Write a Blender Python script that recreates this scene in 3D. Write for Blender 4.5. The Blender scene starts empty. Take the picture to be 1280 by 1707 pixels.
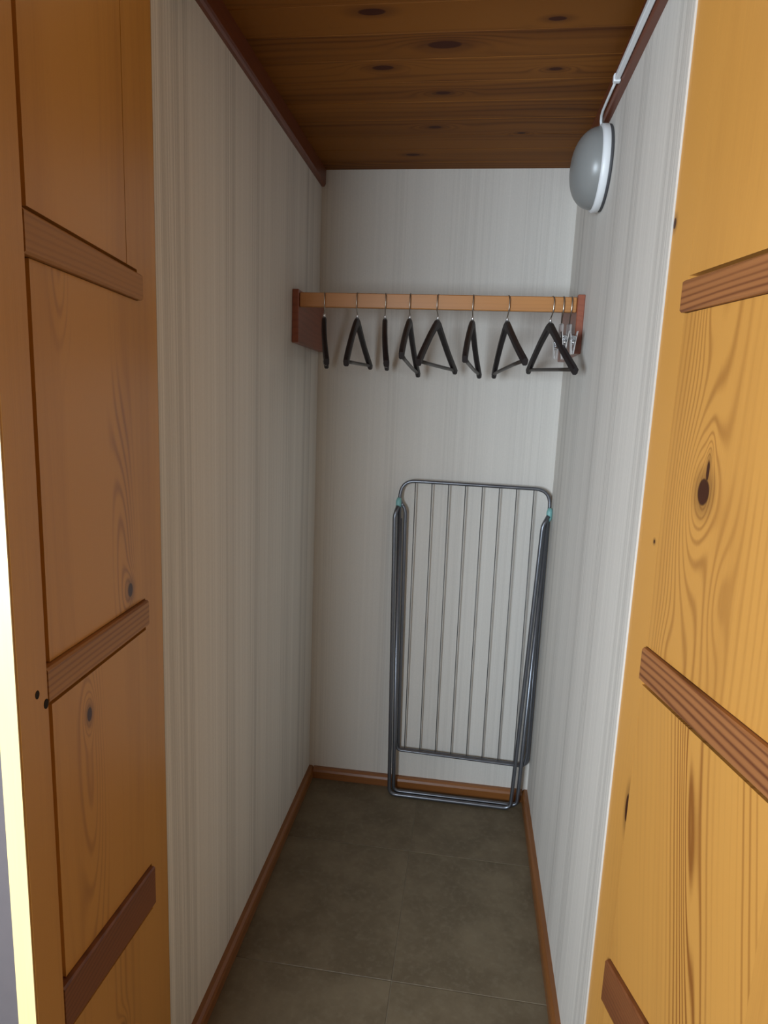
import bpy, bmesh, math, random
from mathutils import Vector, Matrix

random.seed(4)
SC = bpy.context.scene
COL = SC.collection

# ------------------------------------------------------------------ dimensions (metres)
XL, XR = -0.543, 0.293          # closet side walls
YB = 2.22                       # closet back wall
YL, YR = 1.059, 1.108           # front ends of the side walls
ZT = 2.203                      # closet ceiling
HX0, HX1, HY0, HZ = -1.75, 1.35, -1.05, 2.45   # hallway in front of the closet

# ------------------------------------------------------------------ camera
def set_camera():
    yaw, pitch, roll, f = -0.1294, -0.1693, 0.0404, 1054.6
    cam = bpy.data.cameras.new('camera')
    o = bpy.data.objects.new('camera', cam)
    COL.objects.link(o)
    fwd = Vector((math.sin(yaw) * math.cos(pitch), math.cos(yaw) * math.cos(pitch), math.sin(pitch)))
    right = Vector((math.cos(yaw), -math.sin(yaw), 0))
    up = right.cross(fwd)
    r2 = right * math.cos(roll) + up * math.sin(roll)
    u2 = -right * math.sin(roll) + up * math.cos(roll)
    m = Matrix((r2, u2, -fwd)).transposed().to_4x4()
    m.translation = (0, 0, 1.443)
    o.matrix_world = m
    cam.sensor_fit = 'VERTICAL'
    cam.sensor_height = 36.0
    cam.lens = 36.0 * f / 1707.0
    cam.clip_start = 0.02
    SC.camera = o
set_camera()

# ------------------------------------------------------------------ world, lights, exposure
W = bpy.data.worlds.new('world')
SC.world = W
W.use_nodes = True
W.node_tree.nodes['Background'].inputs[0].default_value = (0.75, 0.87, 1.0, 1)
W.node_tree.nodes['Background'].inputs[1].default_value = 0.35

def area(name, loc, target, sx, sy, power, col):
    l = bpy.data.lights.new(name, 'AREA')
    l.shape = 'RECTANGLE'
    l.size, l.size_y, l.energy, l.color = sx, sy, power, col
    o = bpy.data.objects.new(name, l)
    COL.objects.link(o)
    o.location = loc
    o.rotation_euler = (Vector(target) - Vector(loc)).to_track_quat('-Z', 'Y').to_euler()
    return o
# daylight entering through the hallway window beside the photographer
area('window_daylight', (-1.00, HY0 + 0.03, 1.30), (-1.00, 2.0, 1.30), 1.10, 0.82, 98.0, (0.76, 0.885, 1.0))
SC.cycles.max_bounces = 7
SC.cycles.caustics_reflective = False
SC.cycles.caustics_refractive = False

SC.view_settings.view_transform = 'Standard'
SC.view_settings.look = 'None'
SC.view_settings.exposure = 0.0
SC.view_settings.gamma = 1.0
SC.view_settings.use_curve_mapping = False

# ------------------------------------------------------------------ node helpers
class S:
    """A node socket with arithmetic."""
    def __init__(s, nt, sock): s.nt, s.k = nt, sock
    def _m(s, op, *a, clamp=False):
        n = s.nt.nodes.new('ShaderNodeMath'); n.operation = op; n.use_clamp = clamp
        for i, v in enumerate((s,) + a):
            if isinstance(v, S): s.nt.links.new(v.k, n.inputs[i])
            else: n.inputs[i].default_value = float(v)
        return S(s.nt, n.outputs[0])
    def __add__(s, o): return s._m('ADD', o)
    __radd__ = __add__
    def __sub__(s, o): return s._m('SUBTRACT', o)
    def __rsub__(s, o): return (s * -1.0) + o
    def __mul__(s, o): return s._m('MULTIPLY', o)
    __rmul__ = __mul__
    def __truediv__(s, o): return s._m('DIVIDE', o)
    def __pow__(s, o): return s._m('POWER', o)
    def sin(s): return s._m('SINE')
    def exp(s): return s._m('EXPONENT')
    def sqrt(s): return s._m('SQRT')
    def abs(s): return s._m('ABSOLUTE')
    def clamp(s): return s._m('ADD', 0.0, clamp=True)
    def max(s, o): return s._m('MAXIMUM', o)
    def fract(s): return s._m('FRACT')
    def step(s, a, b):
        n = s.nt.nodes.new('ShaderNodeMapRange'); n.interpolation_type = 'SMOOTHSTEP'
        s.nt.links.new(s.k, n.inputs[0])
        n.inputs[1].default_value, n.inputs[2].default_value = a, b
        return S(s.nt, n.outputs[0])

def vec(nt, x, y, z):
    n = nt.nodes.new('ShaderNodeCombineXYZ')
    for i, v in enumerate((x, y, z)):
        if isinstance(v, S): nt.links.new(v.k, n.inputs[i])
        else: n.inputs[i].default_value = v
    return n.outputs[0]

def noise(nt, v, scale=1.0, detail=2.0, rough=0.5):
    n = nt.nodes.new('ShaderNodeTexNoise')
    nt.links.new(v, n.inputs['Vector'])
    n.inputs['Scale'].default_value = scale
    n.inputs['Detail'].default_value = detail
    n.inputs['Roughness'].default_value = rough
    return S(nt, n.outputs['Fac'])

def mixc(nt, fac, a, b, mode='MIX'):
    n = nt.nodes.new('ShaderNodeMix'); n.data_type = 'RGBA'; n.blend_type = mode
    if isinstance(fac, S): nt.links.new(fac.k, n.inputs[0])
    else: n.inputs[0].default_value = fac
    for i, v in ((6, a), (7, b)):
        if isinstance(v, tuple): n.inputs[i].default_value = v + (1,) if len(v) == 3 else v
        else: nt.links.new(v, n.inputs[i])
    return n.outputs[2]

def new_mat(name):
    m = bpy.data.materials.new(name); m.use_nodes = True
    nt = m.node_tree
    b = nt.nodes['Principled BSDF']
    tc = nt.nodes.new('ShaderNodeTexCoord')
    sp = nt.nodes.new('ShaderNodeSeparateXYZ')
    nt.links.new(tc.outputs['Object'], sp.inputs[0])
    x, y, z = (S(nt, sp.outputs[i]) for i in range(3))
    return m, nt, b, x, y, z

def bump(nt, b, h, strength=0.3, dist=0.002):
    n = nt.nodes.new('ShaderNodeBump')
    n.inputs['Strength'].default_value = strength
    n.inputs['Distance'].default_value = dist
    nt.links.new(h.k, n.inputs['Height'])
    nt.links.new(n.outputs[0], b.inputs['Normal'])

def plain(name, col, rough=0.5, metal=0.0, spec=0.5, var=0.06, scale=30.0, coat=0.0):
    m, nt, b, x, y, z = new_mat(name)
    n = noise(nt, vec(nt, x, y, z), scale, 3)
    k = (n - 0.5) * (2 * var) + 1.0
    c = mixc(nt, 1.0, col, vec(nt, k, k, k), 'MULTIPLY')
    nt.links.new(c, b.inputs['Base Color'])
    b.inputs['Roughness'].default_value = rough
    b.inputs['Metallic'].default_value = metal
    b.inputs['Specular IOR Level'].default_value = spec
    b.inputs['Coat Weight'].default_value = coat
    return m

def pine(name, light, dark, knots=(), arches=(), axes='xz', lines=55.0, wobble=2.2, contrast=0.5, patch=0.5,
         rough=0.38, coat=0.25, knotcol=(0.05, 0.012, 0.004), bands=(), shear=0.0, seed=None, spec=0.5, tonek=1.15):
    """Varnished pine. axes: across, along the grain. knots (u, v, ru, rv); arches (u, v, su, sv, amp) bend the year rings;
    bands (u, half width, v0, v1, gain) are strips with strong year rings."""
    m, nt, b, x, y, z = new_mat(name)
    ax = {'x': x, 'y': y, 'z': z}
    u, v = ax[axes[0]], ax[axes[1]]
    if shear: u = u + v * shear
    oi = nt.nodes.new('ShaderNodeObjectInfo')
    rnd = S(nt, oi.outputs['Random'])
    if seed is not None:
        vn = nt.nodes.new('ShaderNodeValue'); vn.outputs[0].default_value = seed
        rnd = S(nt, vn.outputs[0])
    w = ax[[c for c in 'xyz' if c not in axes][0]]
    low = noise(nt, vec(nt, u * 5.0, v * 0.7, w * 5.0 + rnd * 37.0), 1.0, 2.0)
    mid = noise(nt, vec(nt, u * 14.0, v * 2.2, w * 9.0 + rnd * 17.0), 1.0, 2.0)
    F = u * lines + low * (wobble * 4.0) + mid * 0.7
    for (ku, kv, su, sv, amp) in arches:
        du, dv = (u - ku) / su, (v - kv) / sv
        F = F + (du * du + dv * dv).__mul__(-1.0).exp() * amp
    for (ku, kv, ru, rv) in knots:
        du, dv = (u - ku) / (ru * 2.1), (v - kv) / (rv * 2.6)
        F = F + (du * du + dv * dv).__mul__(-1.0).exp() * 3.2
    ring = (F * 6.2832).sin() * 0.5 + 0.5
    ring = ring ** 2.4
    strength = noise(nt, vec(nt, u * 7.0, v * 0.35, rnd * 91.0), 1.0, 1.0).step(patch - 0.12, patch + 0.22)
    strength = strength * 0.72 + 0.12
    for (bu, hw, v0, v1, gain) in bands:
        du = ((u - bu) / hw)
        g = (du * du * du * du * -1.0).exp() * v.step(v0 - 0.04, v0 + 0.04) * (1.0 - v.step(v1 - 0.05, v1 + 0.05))
        strength = strength + g * gain
    fibre = noise(nt, vec(nt, u * 420.0, v * 7.0, w * 300.0), 1.0, 3.0)
    tone = noise(nt, vec(nt, u * 9.0, v * 0.5, rnd * 53.0 + 3.0), 1.0, 2.0)
    fac = (ring * strength * contrast + (tone - 0.47) * tonek + (fibre - 0.5) * 0.22).clamp()
    c = mixc(nt, fac, light, dark)
    kk = None
    for (ku, kv, ru, rv) in knots:
        wob = mid * 0.5 + 0.75
        du, dv = (u - ku) / ru, (v - kv) / rv
        e = (du * du + dv * dv).sqrt() * wob
        halo = (1.0 - e.step(0.8, 2.4)) * 0.45
        core = 1.0 - e.step(0.75, 1.08)
        kf = halo.max(core)
        kk = kf if kk is None else kk.max(kf)
    if kk is not None:
        c = mixc(nt, kk, c, knotcol)
    nt.links.new(c, b.inputs['Base Color'])
    b.inputs['Roughness'].default_value = rough
    b.inputs['Specular IOR Level'].default_value = spec
    b.inputs['Coat Weight'].default_value = coat
    b.inputs['Coat Roughness'].default_value = 0.3
    bump(nt, b, fibre, 0.10, 0.001)
    return m

def wallpaper(name, axis, amp=0.85):
    m, nt, b, x, y, z = new_mat(name)
    t = x if axis == 'x' else y
    wide = noise(nt, vec(nt, t * 11.0, 0.3, 0.0), 1.0, 1.0)
    thin = noise(nt, vec(nt, t * 95.0, 1.7, 0.0), 1.0, 2.0, 0.7)
    hair = noise(nt, vec(nt, t * 420.0, 4.1, z * 1.3), 1.0, 1.0)
    clus = ((t * 4.3 + wide * 1.3).fract() - 0.5).abs().step(0.10, 0.26)          # clusters of lines
    pale = 1.0 - ((t * 9.7 + wide * 1.9).fract() - 0.5).abs().step(0.015, 0.05)     # thin pale lines
    s = (thin.step(0.44, 0.60) * 0.45 + hair.step(0.42, 0.62) * 0.40) * (1.0 - clus * 0.7) + (wide - 0.5) * 0.32 + 0.10 - pale * 0.22
    grain = noise(nt, vec(nt, x * 260.0, y * 260.0, z * 160.0), 1.0, 2.0)
    fac = (s * amp + (grain - 0.5) * 0.25 + (1.0 - amp) * 0.3).clamp()
    c = mixc(nt, fac, (0.785, 0.750, 0.695), (0.520, 0.492, 0.452))
    nt.links.new(c, b.inputs['Base Color'])
    b.inputs['Roughness'].default_value = 0.72
    b.inputs['Specular IOR Level'].default_value = 0.25
    bump(nt, b, grain, 0.15, 0.0015)
    return m

def stone(name):
    m, nt, b, x, y, z = new_mat(name)
    oi = nt.nodes.new('ShaderNodeObjectInfo')
    rnd = S(nt, oi.outputs['Random'])
    p = vec(nt, x, y, z + rnd * 9.0)
    n1 = noise(nt, p, 7.0, 5.0, 0.62)
    n2 = noise(nt, p, 60.0, 4.0, 0.6)
    c = mixc(nt, n1.step(0.3, 0.72), (0.118, 0.088, 0.052), (0.176, 0.136, 0.084))
    c = mixc(nt, n2.step(0.45, 0.75) * 0.45, c, (0.200, 0.162, 0.108))
    nt.links.new(c, b.inputs['Base Color'])
    b.inputs['Roughness'].default_value = 0.5
    b.inputs['Specular IOR Level'].default_value = 0.35
    bump(nt, b, n2, 0.1, 0.001)
    return m

# ------------------------------------------------------------------ mesh helpers
def finish(name, bm, mat, parent=None, smooth=False, kind=None):
    bmesh.ops.recalc_face_normals(bm, faces=bm.faces)
    me = bpy.data.meshes.new(name)
    bm.to_mesh(me); bm.free()
    if smooth:
        for p in me.polygons: p.use_smooth = True
    me.materials.append(mat)
    o = bpy.data.objects.new(name, me)
    COL.objects.link(o)
    if parent is not None: o.parent = parent
    if kind: o['kind'] = kind
    return o

def tag(o, label, cat=None, group=None, kind=None):
    o['label'] = label
    if cat: o['category'] = cat
    if group: o['group'] = group
    if kind: o['kind'] = kind
    return o

def empty(name, loc=(0, 0, 0), rz=0.0):
    o = bpy.data.objects.new(name, None)
    COL.objects.link(o)
    o.location = loc
    o.rotation_euler = (0, 0, rz)
    o.empty_display_size = 0.05
    return o

def box(bm, x0, x1, y0, y1, z0, z1, bev=0.0, seg=1):
    vs = [bm.verts.new((x, y, z)) for x in (x0, x1) for y in (y0, y1) for z in (z0, z1)]
    fs = []
    for q in ((0, 1, 3, 2), (4, 6, 7, 5), (0, 4, 5, 1), (2, 3, 7, 6), (0, 2, 6, 4), (1, 5, 7, 3)):
        fs.append(bm.faces.new([vs[i] for i in q]))
    if bev > 0.0006:
        es = {e for f in fs for e in f.edges}
        bmesh.ops.bevel(bm, geom=list(es), offset=bev, segments=seg, profile=0.5, affect='EDGES')
    return bm

def boxo(name, dims, mat, parent=None, bev=0.0, seg=1, kind=None):
    return finish(name, box(bmesh.new(), *dims, bev, seg), mat, parent, kind=kind)

def prism(bm, prof, p0, p1, ax_a, ax_b):
    """Sweep the 2-D profile (a, b) from p0 to p1."""
    A, B = Vector(ax_a), Vector(ax_b)
    r0 = [bm.verts.new(Vector(p0) + A * a + B * c) for a, c in prof]
    r1 = [bm.verts.new(Vector(p1) + A * a + B * c) for a, c in prof]
    n = len(prof)
    for i in range(n):
        bm.faces.new((r0[i], r0[(i + 1) % n], r1[(i + 1) % n], r1[i]))
    bm.faces.new(r0); bm.faces.new(r1[::-1])
    return bm

def tube(bm, pts, r, n=8, closed=False, taper=None):
    pts = [Vector(p) for p in pts]
    N = len(pts)
    tang = []
    for i in range(N):
        a = pts[(i - 1) % N] if closed or i > 0 else pts[i]
        c = pts[(i + 1) % N] if closed or i < N - 1 else pts[i]
        tang.append((c - a).normalized())
    up = Vector((0, 0, 1)) if abs(tang[0].z) < 0.9 else Vector((1, 0, 0))
    u = tang[0].cross(up).normalized()
    rings = []
    for i in range(N):
        if i > 0:
            u = (tang[i - 1].rotation_difference(tang[i])) @ u
        w = tang[i].cross(u)
        rr = r if taper is None else r * taper[i]
        rings.append([bm.verts.new(pts[i] + (u * math.cos(k * 2 * math.pi / n) + w * math.sin(k * 2 * math.pi / n)) * rr) for k in range(n)])
    for i in range(N if closed else N - 1):
        a, c = rings[i], rings[(i + 1) % N]
        for k in range(n):
            bm.faces.new((a[k], a[(k + 1) % n], c[(k + 1) % n], c[k]))
    if not closed:
        bm.faces.new(rings[0][::-1]); bm.faces.new(rings[-1])
    return bm

def rounded(pts, rad, seg=6):
    """Polyline with rounded inner corners; rad: one radius or one for each corner."""
    pts = [Vector(p) for p in pts]
    out = [pts[0]]
    for i in range(1, len(pts) - 1):
        r = rad[i - 1] if isinstance(rad, (list, tuple)) else rad
        a = (pts[i - 1] - pts[i]).normalized(); c = (pts[i + 1] - pts[i]).normalized()
        p0, p1 = pts[i] + a * r, pts[i] + c * r
        for k in range(seg + 1):
            t = k / seg
            out.append(p0 * (1 - t) ** 2 + pts[i] * 2 * t * (1 - t) + p1 * t * t)
    out.append(pts[-1])
    return out

def lathe(bm, prof, n=48, axis='x'):
    """prof: (radius, height along axis)."""
    rings = []
    for r, h in prof:
        ring = []
        if r < 1e-6:
            ring = [bm.verts.new((h, 0, 0))]
        else:
            for k in range(n):
                a = 2 * math.pi * k / n
                ring.append(bm.verts.new((h, r * math.cos(a), r * math.sin(a))))
        rings.append(ring)
    for a, c in zip(rings, rings[1:]):
        for k in range(n):
            k2 = (k + 1) % n
            if len(a) == 1: bm.faces.new((a[0], c[k2], c[k]))
            elif len(c) == 1: bm.faces.new((a[k], a[k2], c[0]))
            else: bm.faces.new((a[k], a[k2], c[k2], c[k]))
    return bm

# ------------------------------------------------------------------ materials
PL, PD = (0.60, 0.290, 0.064), (0.275, 0.100, 0.018)
M = {}
M['paper_y'] = wallpaper('striped_wallpaper_side', 'y', 0.9)
M['paper_x'] = wallpaper('striped_wallpaper_back', 'x', 0.3)
M['hall'] = plain('hall_paint', (0.66, 0.565, 0.44), 0.7)
M['hall_ceiling'] = plain('dark_pine_ceiling_hall', (0.20, 0.075, 0.015), 0.6)
M['lilac'] = plain('grey_lilac_paint', (0.140, 0.122, 0.130), 0.7)
M['grout'] = plain('grout', (0.20, 0.165, 0.112), 0.8)
M['tile'] = stone('brown_tile')
M['subceiling'] = plain('dark_gap', (0.06, 0.025, 0.01), 0.8)
M['stile'] = pine('pine_stile', PL, PD, lines=75, contrast=0.35, patch=0.5)
M['batten'] = pine('pine_batten', (0.42, 0.197, 0.054), (0.18, 0.064, 0.018), axes='zx', lines=110, wobble=1.5, contrast=0.8, patch=0.35, rough=0.5, coat=0.1)
M['edge'] = pine('pine_painted_glare', (0.74, 0.55, 0.26), (0.52, 0.33, 0.12), lines=120, contrast=0.3)  # leaf pine made paler: daylight glare put into the colour
M['skirting'] = pine('pine_skirting', (0.25, 0.092, 0.022), (0.12, 0.034, 0.009), axes='zy', lines=70, contrast=0.4)
M['skirting_x'] = pine('pine_skirting_back', (0.27, 0.10, 0.024), (0.13, 0.036, 0.010), axes='zx', lines=70, contrast=0.4)
M['cornice'] = pine('stained_cornice', (0.16, 0.040, 0.014), (0.075, 0.016, 0.007), axes='zy', lines=60, contrast=0.4)
M['rail'] = pine('pine_rail', (0.50, 0.215, 0.060), (0.27, 0.09, 0.022), axes='zx', lines=80, contrast=0.4, wobble=1.2)
M['bracket'] = pine('red_brown_bracket', (0.30, 0.085, 0.042), (0.15, 0.035, 0.018), axes='zy', lines=60, contrast=0.4)
M['ceil'] = pine('pine_ceiling', (0.225, 0.080, 0.011), (0.050, 0.010, 0.002), axes='yx', lines=42, wobble=1.6, contrast=0.5, patch=0.42, rough=0.6, coat=0.0, spec=0.15, tonek=2.0,
                 knots=[(1.499, -0.105, .016, .042), (1.71, -0.118, .009, .022), (1.904, -0.149, .009, .02), (1.376, -0.243, .012, .03),
                        (2.098, -0.228, .009, .024), (1.585, -0.25, .012, .03), (1.61, 0.14, .007, .016), (1.95, 0.09, .006, .013), (1.42, 0.12, .008, .02)])
M['steel'] = plain('brushed_steel', (0.19, 0.20, 0.225), 0.32, 0.85)
M['wire'] = plain('grey_coated_wire', (0.15, 0.145, 0.14), 0.45, 0.2)
M['teal'] = plain('pale_teal_plastic', (0.22, 0.47, 0.46), 0.4)
M['hanger'] = plain('dark_stained_wood', (0.011, 0.007, 0.008), 0.5)
M['barwood'] = plain('dark_bar_wood', (0.035, 0.027, 0.022), 0.4)
M['hook'] = plain('hook_metal', (0.45, 0.40, 0.34), 0.28, 1.0)
M['ferrule'] = plain('ferrule_metal', (0.72, 0.70, 0.68), 0.35, 0.8)
M['chrome'] = plain('bright_chrome', (0.86, 0.87, 0.90), 0.16, 1.0)
M['opal'] = plain('opal_glass', (0.24, 0.245, 0.24), 0.33, var=0.02)
M['white_plastic'] = plain('white_plastic', (0.80, 0.82, 0.84), 0.4, var=0.02)
M['dark_seal'] = plain('dark_seal', (0.06, 0.06, 0.065), 0.6)
M['hole'] = plain('dark_hole', (0.012, 0.006, 0.003), 0.9)
def clear_mat():
    m, nt, b, x, y, z = new_mat('clear_plastic')
    n = noise(nt, vec(nt, x, y, z), 40.0, 2.0)
    nt.links.new(mixc(nt, n, (0.95, 0.95, 0.96), (0.88, 0.88, 0.90)), b.inputs['Base Color'])
    b.inputs['Transmission Weight'].default_value = 0.9
    b.inputs['Roughness'].default_value = 0.12
    b.inputs['IOR'].default_value = 1.45
    return m
M['clear'] = clear_mat()
def glass_mat():
    m, nt, b, x, y, z = new_mat('window_glass')
    n = noise(nt, vec(nt, x, y, z), 3.0, 1.0)
    nt.links.new(mixc(nt, n, (0.96, 0.98, 0.98), (0.93, 0.96, 0.97)), b.inputs['Base Color'])
    b.inputs['Transmission Weight'].default_value = 1.0
    b.inputs['Roughness'].default_value = 0.0
    return m
M['glass'] = glass_mat()

# ------------------------------------------------------------------ setting: closet shell
T = 0.09
boxo('wall_left', (XL - T, XL, YL, YB + T, 0, HZ), M['paper_y'], kind='structure')
boxo('wall_right', (XR, XR + T, YR, YB + T, 0, HZ), M['paper_y'], kind='structure')
boxo('wall_back', (XL, XR, YB, YB + T, 0, HZ), M['paper_x'], kind='structure')
# hallway walls: the front wall beside and above the closet, the sides and the window wall
boxo('wall_front_left', (HX0, XL - T, YL, YL + T, 0, HZ), M['lilac'], kind='structure')
boxo('wall_front_right', (XR + T, HX1, YR, YR + T, 0, HZ), M['hall'], kind='structure')
boxo('wall_above_opening', (XL, XR, YL, YR, 2.110, HZ), M['hall'], kind='structure')
boxo('wall_hall_left', (HX0 - T, HX0, HY0 - T, YL + T, 0, HZ), M['hall'], kind='structure')
boxo('wall_hall_right', (HX1, HX1 + T, HY0 - T, YR + T, 0, HZ), M['hall'], kind='structure')
WX0, WX1, WZ0, WZ1 = -1.59, -0.41, 0.86, 1.74
bm = bmesh.new()
box(bm, HX0, WX0, HY0 - T, HY0, 0, HZ); box(bm, WX1, HX1, HY0 - T, HY0, 0, HZ)
box(bm, WX0, WX1, HY0 - T, HY0, 0, WZ0); box(bm, WX0, WX1, HY0 - T, HY0, WZ1, HZ)
finish('wall_hall_back', bm, M['hall'], kind='structure')
win = empty('window_1', (0, 0, 0)); win['kind'] = 'structure'
bm = bmesh.new()
WM = (WX0 + WX1) / 2
for d in ((WX0, WX1, WZ0, WZ0 + .05), (WX0, WX1, WZ1 - .05, WZ1), (WX0, WX0 + .05, WZ0 + .05, WZ1 - .05), (WX1 - .05, WX1, WZ0 + .05, WZ1 - .05), (WM - .025, WM + .025, WZ0 + .05, WZ1 - .05)):
    box(bm, d[0], d[1], HY0 - .07, HY0 - .02, d[2], d[3], 0.004)
finish('window_frame', bm, M['white_plastic'], win)
for a, c in ((WX0 + .05, WM - .025), (WM + .025, WX1 - .05)):
    boxo('pane', (a, c, HY0 - .05, HY0 - .044, WZ0 + .05, WZ1 - .05), M['glass'], win)
boxo('ceiling_hall', (HX0 - T, HX1 + T, HY0 - T, YR, HZ, HZ + .05), M['hall_ceiling'], kind='structure')

# floor: slab with tiles laid on it, joints recessed
floor = boxo('floor', (HX0 - T, HX1 + T, HY0 - T, YB + T, -0.06, -0.0015), M['grout'], kind='structure')
TS, TG = 0.48, 0.0020
for i in range(-3, 3):
    for j in range(-5, 1):
        x0, x1 = -0.112 + i * TS + TG / 2, -0.112 + (i + 1) * TS - TG / 2
        y0, y1 = 1.86 + j * TS + TG / 2, 1.86 + (j + 1) * TS - TG / 2
        inside = y1 > YL
        if inside:
            x0, x1, y1 = max(x0, XL), min(x1, XR), min(y1, YB)
        x0, x1 = max(x0, HX0), min(x1, HX1)
        if x1 - x0 < 0.01: continue
        cx, cy = (x0 + x1) / 2, (y0 + y1) / 2
        bm = box(bmesh.new(), x0 - cx, x1 - cx, y0 - cy, y1 - cy, -0.008, 0.0, 0.0008)
        o = finish('tile', bm, M['tile'], floor)
        o.location = (cx, cy, 0)

# ceiling: tongue and groove boards across the closet
ceil = boxo('ceiling', (XL, XR, YR, YB, ZT + 0.004, ZT + 0.05), M['subceiling'], kind='structure')
PB = 0.101
y = 1.4515 - 4 * PB
while y < YB - 0.01:
    y0, y1 = max(y, YR + .0005), min(y + PB, YB)
    if y1 - y0 > 0.015:
        c = 0.0014
        prof = [(y0 + .0004, ZT + .012), (y0 + .0004, ZT + c), (y0 + c, ZT), (y1 - c, ZT), (y1 - .0004, ZT + c), (y1 - .0004, ZT + .012)]
        finish('ceiling_board', prism(bmesh.new(), prof, (XL, 0, 0), (XR, 0, 0), (0, 1, 0), (0, 0, 1)), M['ceil'], ceil)
    y += PB

# skirting and cornice strips
def strip_prof(w, h, c):
    return [(0, 0), (w, 0), (w, h - c * 1.6), (w - c * .35, h - c * .7), (w - c, h), (0, h)]
B = strip_prof(0.020, 0.041, 0.009)
finish('baseboard_left', prism(bmesh.new(), B, (XL, YL + .002, 0), (XL, YB, 0), (1, 0, 0), (0, 0, 1)), M['skirting'], kind='structure')
finish('baseboard_right', prism(bmesh.new(), B, (XR, YR + .002, 0), (XR, YB, 0), (-1, 0, 0), (0, 0, 1)), M['skirting'], kind='structure')
finish('baseboard_back', prism(bmesh.new(), B, (XL + .02, YB, 0), (XR - .02, YB, 0), (0, -1, 0), (0, 0, 1)), M['skirting_x'], kind='structure')
Cn = strip_prof(0.014, 0.052, 0.006)
finish('trim_1', prism(bmesh.new(), Cn, (XL, YR + .001, ZT), (XL, YB - .001, ZT), (1, 0, 0), (0, 0, -1)), M['cornice'], kind='structure')
Cr = strip_prof(0.020, 0.053, 0.006)
finish('trim_2', prism(bmesh.new(), Cr, (XR, YR + .001, ZT), (XR, YB - .001, ZT), (-1, 0, 0), (0, 0, -1)), M['cornice'], kind='structure')

# ------------------------------------------------------------------ the two open pine door leaves
TH = 0.024          # leaf thickness
LEAF_TOP = 2.10
def batten(parent, mat, s0, zt0, zb0, s1, zt1, zb1, p=0.0095, sgn=1):
    """A bar let into the boards: s0/s1 its two ends, zt/zb top and bottom there; stands p proud, long edges bevelled."""
    bm = bmesh.new()
    bv = 0.0028
    ring = []
    for s, zt, zb in ((s0, zt0, zb0), (s1, zt1, zb1)):
        ring.append([bm.verts.new((s, sgn * y_, z_)) for y_, z_ in ((-.018, zt), (p - bv, zt), (p, zt - bv), (p, zb + bv), (p - bv, zb), (-.018, zb))])
    n = 6
    for i in range(n):
        bm.faces.new((ring[0][i], ring[0][(i + 1) % n], ring[1][(i + 1) % n], ring[1][i]))
    bm.faces.new(ring[0]); bm.faces.new(ring[1][::-1])
    return finish('batten', bm, mat, parent)

def quad_board(parent, mat, s0, s1, lo, hi, sgn, front=0.0, back=TH):
    """A board with level or slanting ends: lo/hi give the end heights as functions of s."""
    bm = bmesh.new()
    a = [bm.verts.new((s_, sgn * front, z_)) for s_, z_ in ((s0, lo(s0)), (s1, lo(s1)), (s1, hi(s1)), (s0, hi(s0)))]
    c = [bm.verts.new((v.co.x, -sgn * back, v.co.z)) for v in a]
    bm.faces.new(a); bm.faces.new(c[::-1])
    for i in range(4):
        bm.faces.new((a[i], c[i], c[(i + 1) % 4], a[(i + 1) % 4]))
    return finish('board', bm, mat, parent)

GAPS = ((.008, .001), (.001, .011), (.001, .016))      # open slot above and below each batten
def leaf(name, hinge, deg, sgn, plain_boards, sA, sB, bats, mats, bat_mats, label, top_joint=None):
    """Local x runs from the hinge to the free edge, local y = sgn * (out of the visible face), z up.
    plain_boards: (s0, s1, front, back, material, bevel) full height; between sA and sB the panel boards, cut by the
    battens with a narrow open slot above and below each. bats run from the top batten down, mats from the top section down."""
    e = empty(name, hinge, math.radians(-90 + deg))
    e['kind'] = 'structure'; e['label'] = label
    for (s0, s1, fr_, bk_, mat, bv) in plain_boards:
        y0, y1 = sorted((sgn * fr_, -sgn * bk_))
        boxo('board', (s0, s1, y0, y1, .012, LEAF_TOP), mat, e, bev=bv)
    def line(s0, z0, s1, z1, off):
        return lambda s_: z0 + (z1 - z0) * (s_ - s0) / (s1 - s0) + off
    hi = lambda s_: LEAF_TOP
    for k, m_ in enumerate(mats):
        if k < len(bats):
            s0, zt0, zb0, s1, zt1, zb1 = bats[k]
            lo = line(s0, zt0, s1, zt1, GAPS[k][0])
        else:
            lo = lambda s_: 0.012
        if k == 0 and top_joint:
            quad_board(e, m_, sA, top_joint - .0009, lo, hi, sgn)
            quad_board(e, m_, top_joint + .0009, sB, lo, hi, sgn)
        else:
            quad_board(e, m_, sA, sB, lo, hi, sgn)
        if k < len(bats):
            batten(e, bat_mats[k], *bats[k], sgn=sgn)
            hi = line(s0, zb0, s1, zb1, -GAPS[k][1])
    y0, y1 = sorted((-sgn * (TH - .004), -sgn * (TH + .004)))
    boxo('backing_board', (.002, sB + .03, y0, y1, .012, LEAF_TOP), M['stile'], e)
    return e

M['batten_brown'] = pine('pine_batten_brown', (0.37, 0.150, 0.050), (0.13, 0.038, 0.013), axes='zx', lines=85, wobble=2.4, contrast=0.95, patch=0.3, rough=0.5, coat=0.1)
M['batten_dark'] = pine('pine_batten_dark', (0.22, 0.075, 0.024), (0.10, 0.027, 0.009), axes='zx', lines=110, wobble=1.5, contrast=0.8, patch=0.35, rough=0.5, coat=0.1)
PK = dict(lines=42, contrast=0.55, patch=0.64, wobble=1.6, seed=0.31)
Lt1 = pine('leaf_panel_top', PL, PD, **PK)
Lm1 = pine('leaf_panel_middle', PL, PD, knots=[(.128, 1.128, .010, .013)], arches=[(.150, 1.16, .038, .20, 4.6), (.298, 1.60, .022, .10, 3.0), (.235, 1.30, .02, .12, 1.6)],
           bands=[(.147, .036, 1.06, 1.46, .9), (.30, .025, 1.50, 1.70, .6)], **PK)
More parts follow.
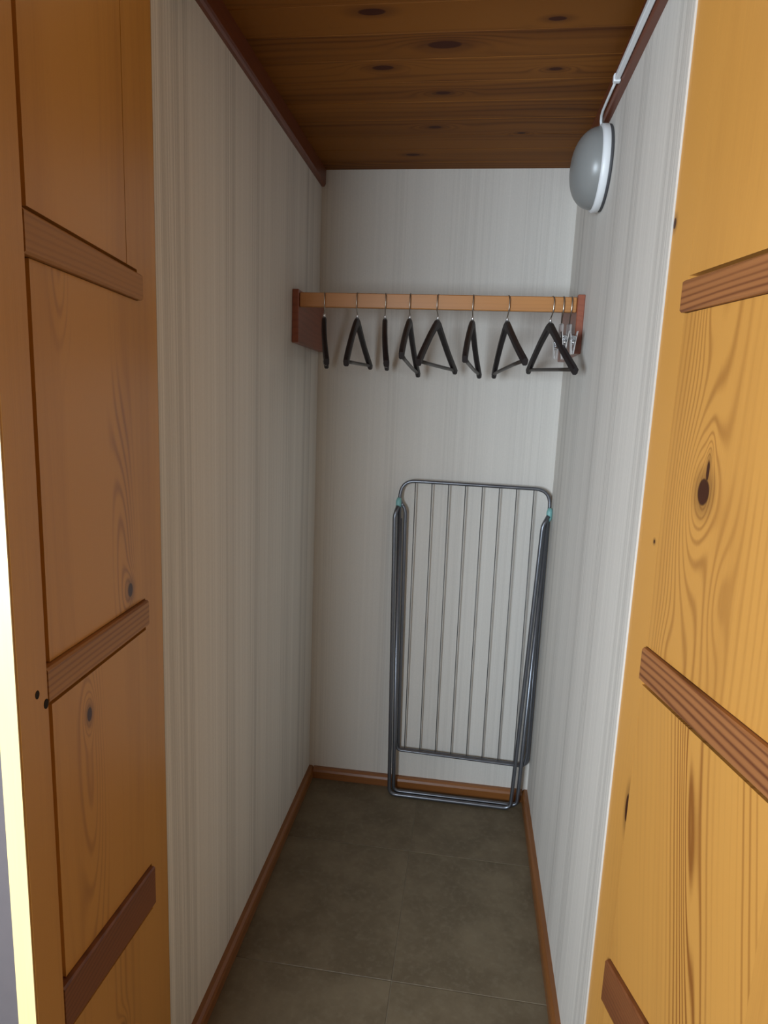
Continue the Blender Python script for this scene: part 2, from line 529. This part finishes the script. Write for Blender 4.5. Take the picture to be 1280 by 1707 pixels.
Lb1 = pine('leaf_panel_lower', PL, PD, knots=[(.270, .984, .0075, .012)], arches=[(.268, .90, .036, .22, 4.2)], bands=[(.268, .042, .56, 1.10, .85)], **PK)
Lb2 = pine('leaf_panel_bottom', PL, PD, knots=[(.205, .36, .010, .014)], bands=[(.20, .05, .1, .56, .6)], **PK)
Lst = pine('leaf_closing_stile', PL, PD, lines=60, contrast=0.25, patch=0.6)
left = leaf('door_1', (XL, YL - .001, 0), 5.0, 1,
            [(0.0, .0735, 0.0, TH, Lt1, 0), (.3615, .4000, -.012, .0205, Lst, 0), (.3822, .4430, .0095, .0145, Lst, .0025)], .0735, .361,
            [(.3815, 1.640, 1.592, .074, 1.628, 1.589), (.3815, 1.102, 1.056, .080, 1.096, 1.051), (.3815, .640, .567, .080, .585, .507)],
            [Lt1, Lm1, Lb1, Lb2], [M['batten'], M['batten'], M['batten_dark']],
            'open knotty pine door leaf with three battens and a pale lit edge', top_joint=.1094)
boxo('painted_glare_strip', (.4430, .4446, -.0140, .0088, .012, LEAF_TOP), M['edge'], left)  # thin added strip, strong daylight painted on the leaf's free edge
for (s, z, r) in ((.406, 1.080, .0042), (.389, 1.060, .0050)):
    bm = lathe(bmesh.new(), [(0, 0.0004), (r, 0.0004), (r, -.004), (0, -.004)], 14)
    h = finish('screw_hole', bm, M['hole'], left)
    h.rotation_euler = (0, 0, math.pi / 2); h.location = (s, .0095, z); h.scale = (1, 1, 1.3)

Rt = pine('leaf_panel_pale_top', PL, PD, knots=[(.262, 1.652, .006, .006)], arches=[(.09, 1.86, .02, .10, 1.5)], lines=26, contrast=0.3, patch=0.62)
Rm = pine('leaf_panel_big_knot', PL, PD, knots=[(.170, 1.338, .0155, .0215), (.175, 1.368, .004, .016)],
          arches=[(.143, 1.33, .050, .17, 5.0), (.235, 1.20, .025, .08, 2.0), (.118, 1.07, .03, .07, 2.2), (.135, 1.62, .03, .10, 3.0)],
          bands=[(.150, .075, 1.04, 1.66, .85), (.27, .05, 1.0, 1.35, .35)], lines=62, contrast=0.62, patch=0.66, wobble=1.2)
Rb = pine('leaf_panel_strong_grain', PL, PD, knots=[(.48, .62, .004, .006)], arches=[(.408, .86, .020, .26, 2.6)], shear=0.2,
          bands=[(.408, .050, .2, 1.06, 1.35), (.545, .02, .2, 1.06, .9)], lines=76, contrast=0.72, patch=0.70, wobble=0.9)
Rbb = pine('leaf_panel_foot', PL, PD, lines=60, contrast=0.5, patch=0.55)
Rs = pine('leaf_hinge_stile', PL, PD, knots=[(.004, 1.739, .005, .010), (.062, .77, .006, .030), (.052, 1.24, .003, .004)], lines=90, contrast=0.4, patch=0.5)
right = leaf('door_2', (XR + .003, YR - .001, 0), 12.0, -1,
             [(.0, .0640, 0.0, TH, Rs, 0), (.4062, .4650, .0095, .010, Lst, .0025)], .0645, .400,
             [(.066, 1.642, 1.596, .4055, 1.640, 1.593), (.070, 1.066, 1.010, .4055, 1.064, 1.007), (.066, .470, .385, .4055, .520, .430)],
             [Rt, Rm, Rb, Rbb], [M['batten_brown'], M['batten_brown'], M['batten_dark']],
             'open knotty pine door leaf with a large dark knot between two battens')

# ------------------------------------------------------------------ coat rail and its two side boards
ZR0, ZR1, YRL = 1.716, 1.757, 1.900
boxo('clothes_rail', (XL + .0205, XR - .0205, YRL - .009, YRL + .009, ZR0, ZR1), M['rail'], bev=0.002)
tag(bpy.data.objects['clothes_rail'], 'flat pine clothes rail running across the closet with hangers on it', 'rail')
o = boxo('rail_bracket', (XL, XL + .020, 1.884, YB, 1.612, 1.765), M['bracket'], bev=0.002)
tag(o, 'red-brown wooden bracket board carrying the rail beside the first dark hanger', 'bracket')
o = boxo('rail_bracket', (XR - .020, XR, 1.884, YB, 1.603, 1.763), M['bracket'], bev=0.002)
tag(o, 'red-brown wooden bracket board behind the clear clip hangers', 'bracket')

# ------------------------------------------------------------------ dark wooden hangers
def hook_pts(drop=-0.062, rad=0.0175):
    c = -0.0175
    pts = [Vector((rad + .001, 0, c - .012)), Vector((rad + .0005, 0, c - .004))]
    for k in range(0, 11):
        a = math.pi * k / 10
        pts.append(Vector((rad * math.cos(a), 0, c + rad * math.sin(a) + .0022)))
    pts += [Vector((-rad, 0, c - .014)), Vector((-rad * .8, 0, c - .026)), Vector((-rad * .38, 0, c - .034)), Vector((-.001, 0, c - .039)), Vector((0, 0, drop))]
    return pts

def make_hanger():
    e = empty('coat_hanger')
    # shoulders: one swept bar of changing section, arching from end to end
    bm = bmesh.new()
    path = []
    half = [(0.0, -.081, .026), (.012, -.084, .025), (.030, -.094, .023), (.075, -.121, .020), (.120, -.150, .020), (.165, -.178, .021), (.192, -.195, .022), (.206, -.204, .020)]
    full = [(-x, z, h) for x, z, h in half[:0:-1]] + half
    th = 0.0072
    rings = []
    for i, (x, z, h) in enumerate(full):
        a = full[max(i - 1, 0)]; c = full[min(i + 1, len(full) - 1)]
        t = Vector((c[0] - a[0], 0, c[1] - a[1])).normalized()
        nrm = Vector((-t.z, 0, t.x))
        bow = -0.010 * (abs(x) / .204) ** 2
        ctr = Vector((x, bow, z))
        k = h / 2
        sec = [(-th, -k * .6), (-th, k * .6), (-th * .55, k), (th * .55, k), (th, k * .6), (th, -k * .6), (th * .55, -k), (-th * .55, -k)]
        rings.append([bm.verts.new(ctr + nrm * b + Vector((0, a_, 0))) for a_, b in sec])
    for a, c in zip(rings, rings[1:]):
        for k in range(8):
            bm.faces.new((a[k], a[(k + 1) % 8], c[(k + 1) % 8], c[k]))
    bm.faces.new(rings[0]); bm.faces.new(rings[-1][::-1])
    finish('shoulder_arms', bm, M['hanger'], e, smooth=False)
    finish('trouser_bar', tube(bmesh.new(), [(-.186, -.008, -.199), (-.1, -.005, -.199), (.1, -.005, -.199), (.186, -.008, -.199)], .0052, 10), M['barwood'], e, smooth=True)
    finish('hook', tube(bmesh.new(), hook_pts(-.070), .0017, 8), M['hook'], e, smooth=True)
    finish('ferrule', tube(bmesh.new(), [(0, 0, -.058), (0, 0, -.061), (0, 0, -.069)], .0042, 10, taper=[.6, 1, 1]), M['ferrule'], e, smooth=True)
    return e

def copy_tree(o, parent=None):
    c = o.copy(); COL.objects.link(c)
    if parent is not None: c.parent = parent
    for ch in o.children: copy_tree(ch, c)
    return c

HANG = [(-.449, -13, -1.5, 'dark wooden hanger beside the red-brown bracket, first from that end of the rail'),
        (-.350, 0, -2, 'second dark wooden hanger counted from the left end of the rail'),
        (-.267, -7.5, -1.5, 'dark wooden hanger seen edge on as a single thin upright line'),
        (-.194, 1.5, 4, 'narrow dark wooden hanger whose end touches the wide hanger next to it'),
        (-.113, 12, 0, 'wide dark wooden hanger in the middle of the rail, overlapping its narrower neighbour'),
        (-.013, 6, 3, 'dark wooden hanger hanging above the top tube of the drying rack, sixth in the row'),
        (.084, -9, 2.5, 'dark wooden hanger, seventh in the row, its bar rising towards the lamp side'),
        (.206, -12, -2.6, 'widest-looking dark wooden hanger, last before the clear clip hangers')]
src = make_hanger()
for i, (hx, ang, tilt, lab) in enumerate(HANG):
    o = src if i == 0 else copy_tree(src)
    o.location = (hx, YRL, ZR1)
    o.rotation_euler = (0, math.radians(tilt), math.radians(90 - ang))
    tag(o, lab, 'hanger', 'dark wooden hangers on the rail')

# clear plastic clip hangers with metal clips
def make_clip_hanger():
    e = empty('clip_hanger')
    finish('hook', tube(bmesh.new(), hook_pts(-.075), .0019, 8), M['hook'], e, smooth=True)
    bm = bmesh.new()
    box(bm, -.011, .011, -.006, .006, -.108, -.072, .003, 2)
    finish('neck', bm, M['clear'], e)
    bm = bmesh.new()
    prof = [(-.004, -.008), (.004, -.008), (.0055, 0), (.004, .008), (-.004, .008), (-.0055, 0)]
    P = [(-.112, -.124), (-.07, -.115), (0, -.110), (.07, -.115), (.112, -.124)]
    rings = [[bm.verts.new((x, a, z + b)) for a, b in prof] for x, z in P]
    for a, c in zip(rings, rings[1:]):
        for k in range(6): bm.faces.new((a[k], a[(k + 1) % 6], c[(k + 1) % 6], c[k]))
    bm.faces.new(rings[0]); bm.faces.new(rings[-1][::-1])
    finish('cross_bar', bm, M['clear'], e)
    for sx in (-.092, .092):
        z0 = -.122
        bm = bmesh.new()
        # sprung clip: two plates meeting at the jaw, handles splayed at the top
        for sg in (-1, 1):
            prism(bm, [(sg * .0092, z0 + .020), (sg * .0106, z0 + .019), (sg * .007, z0 - .006), (sg * .0035, z0 - .040), (sg * .0012, z0 - .040), (sg * .005, z0 - .006)],
                  (sx - .012, 0, 0), (sx + .012, 0, 0), (0, 1, 0), (0, 0, 1))
        cl = finish('clip', bm, M['chrome'], e)
        finish('spring', tube(bmesh.new(), [(sx - .014, 0, z0 - .010), (sx + .014, 0, z0 - .010)], .0042, 10), M['chrome'], cl, smooth=True)
        finish('clip_loop', tube(bmesh.new(), rounded([(sx - .008, 0, z0 - .01), (sx - .006, .009, z0 + .018), (sx + .006, .009, z0 + .018), (sx + .008, 0, z0 - .01)], .004, 3), .0013, 6), M['chrome'], cl, smooth=True)
    return e
ch = make_clip_hanger()
CH = [(.236, 0, 'clear plastic clip hanger with silver clips just behind the last dark hanger'),
      (.2580, 0, 'clear plastic clip hanger with silver clips nearest the bracket board under the lamp')]
for i, (hx, ang, lab) in enumerate(CH):
    o = ch if i == 0 else copy_tree(ch)
    o.location = (hx, YRL, ZR1)
    o.rotation_euler = (0, 0, math.radians(90 - ang))
    tag(o, lab, 'hanger', 'clear clip hangers on the rail')

# ------------------------------------------------------------------ folded drying rack leaning in the corner
rack = empty('drying_rack', (0.03, 2.165, 0))
tag(rack, 'folded grey metal clothes drying rack leaning against the back wall', 'drying rack')
def rk(pts):                       # world points to the rack's own frame
    return [Vector(p) - Vector((0.03, 2.165, 0)) for p in pts]
TR = 0.0062
ya, yb = 2.186, 2.196              # wire frame: nearly against the wall
fr = rounded(rk([(-.100, yb, .163), (-.196, yb, .163), (-.209, ya, 1.085), (-.232, ya, 1.108), (-.226, ya, 1.182), (.283, ya, 1.178), (.2835, yb, .152), (-.100, yb, .163)]), [.012, .02, .02, .05, .055, .030], 7)
finish('wire_frame', tube(bmesh.new(), fr[:-1], TR, 10, closed=True), M['steel'], rack, smooth=True)
for k in range(8):
    t = k / 7
    x0, x1 = -.178 + t * .405, -.172 + t * .405
    finish('wire', tube(bmesh.new(), rk([(x0, ya, 1.178), (x1, yb, .157)]), .0019, 6), M['wire'], rack, smooth=True)
# the second wing's frame folded flat in front of it, hidden behind the legs but for its sides
w2 = rounded(rk([(-.222, 2.172, 1.05), (-.206, 2.180, .20), (-.196, 2.180, .168), (.268, 2.180, .157), (.2765, 2.180, .20), (.272, 2.172, 1.05)]), [.02, .012, .012, .02], 5)
finish('wing_frame', tube(bmesh.new(), w2, TR * .8, 10), M['steel'], rack, smooth=True)
# two leg frames, narrower towards the floor
l1 = rounded(rk([(-.229, 2.170, 1.090), (-.204, 2.168, .0075), (.254, 2.166, .0075), (.277, 2.170, 1.082)]), .022, 6)
finish('leg_frame', tube(bmesh.new(), l1, TR * 1.15, 10), M['steel'], rack, smooth=True)
l2 = rounded(rk([(-.233, 2.166, 1.094), (-.243, 2.158, 1.060), (-.217, 2.145, .0075), (.229, 2.143, .0075), (.262, 2.158, 1.055), (.279, 2.166, 1.090)]), [.012, .026, .026, .014], 6)
finish('leg_frame', tube(bmesh.new(), l2, TR * 1.15, 10), M['steel'], rack, smooth=True)
for x, z, tl in ((-.233, 1.100, -.25), (.283, 1.094, .1)):
    bm = bmesh.new()
    tube(bm, rk([(x - .002, 2.176, z - .022), (x, 2.176, z - .012), (x, 2.176, z + .010), (x + .002, 2.178, z + .022)]), .0098, 12, taper=[.75, 1, 1, .7])
    finish('hinge_clip', bm, M['teal'], rack, smooth=True)

# ------------------------------------------------------------------ round wall lamp and its cable
lamp = empty('wall_lamp', (XR, 1.752, 2.040))
tag(lamp, 'round wall lamp with grey opal dome and white rim, switched off', 'lamp')
def lobj(name, prof, mat):
    o = finish(name, lathe(bmesh.new(), prof, 64), mat, lamp, smooth=True)
    return o
lobj('back_plate', [(0, 0), (.094, 0), (.097, -.003), (.097, -.007), (0, -.007)], M['dark_seal'])
lobj('rim', [(0, -.0068), (.0955, -.0068), (.0985, -.009), (.0985, -.023), (.0955, -.026), (.086, -.026), (0, -.026)], M['white_plastic'])
dome = [(.0925, -.0255)]
for k in range(1, 13):
    a = math.pi / 2 * k / 12
    dome.append((.0925 * math.cos(a) ** 0.86 if k < 12 else 0.0, -.0255 - .060 * math.sin(a)))
lobj('dome', dome, M['opal'])

cx_, cz_ = XR - .0255, ZT - .045
bm = bmesh.new()
box(bm, cx_ - .0055, cx_ + .0055, YR + .004, 1.560, cz_ - .006, cz_ + .006, .0015)
o = finish('cable_duct', bm, M['white_plastic'])
tag(o, 'white cable duct running along the dark ceiling trim towards the lamp', 'cable duct')
cb = empty('lamp_cable', (cx_, 1.560, cz_))
tag(cb, 'thin white lamp cable between the duct and the wall lamp', 'cable')
finish('cord', tube(bmesh.new(), [(0, 0.0, 0), (0.0, .05, .0), (.0, .10, 0), (.0, .15, -.001), (.001, .172, -.003), (.003, .186, -.010), (.006, .190, -.020)], .0033, 8), M['white_plastic'], cb, smooth=True)
bm = bmesh.new()
box(bm, -.008, .008, -.006, .008, -.0085, .0085, .003, 2)
finish('cable_clip', bm, M['white_plastic'], cb)
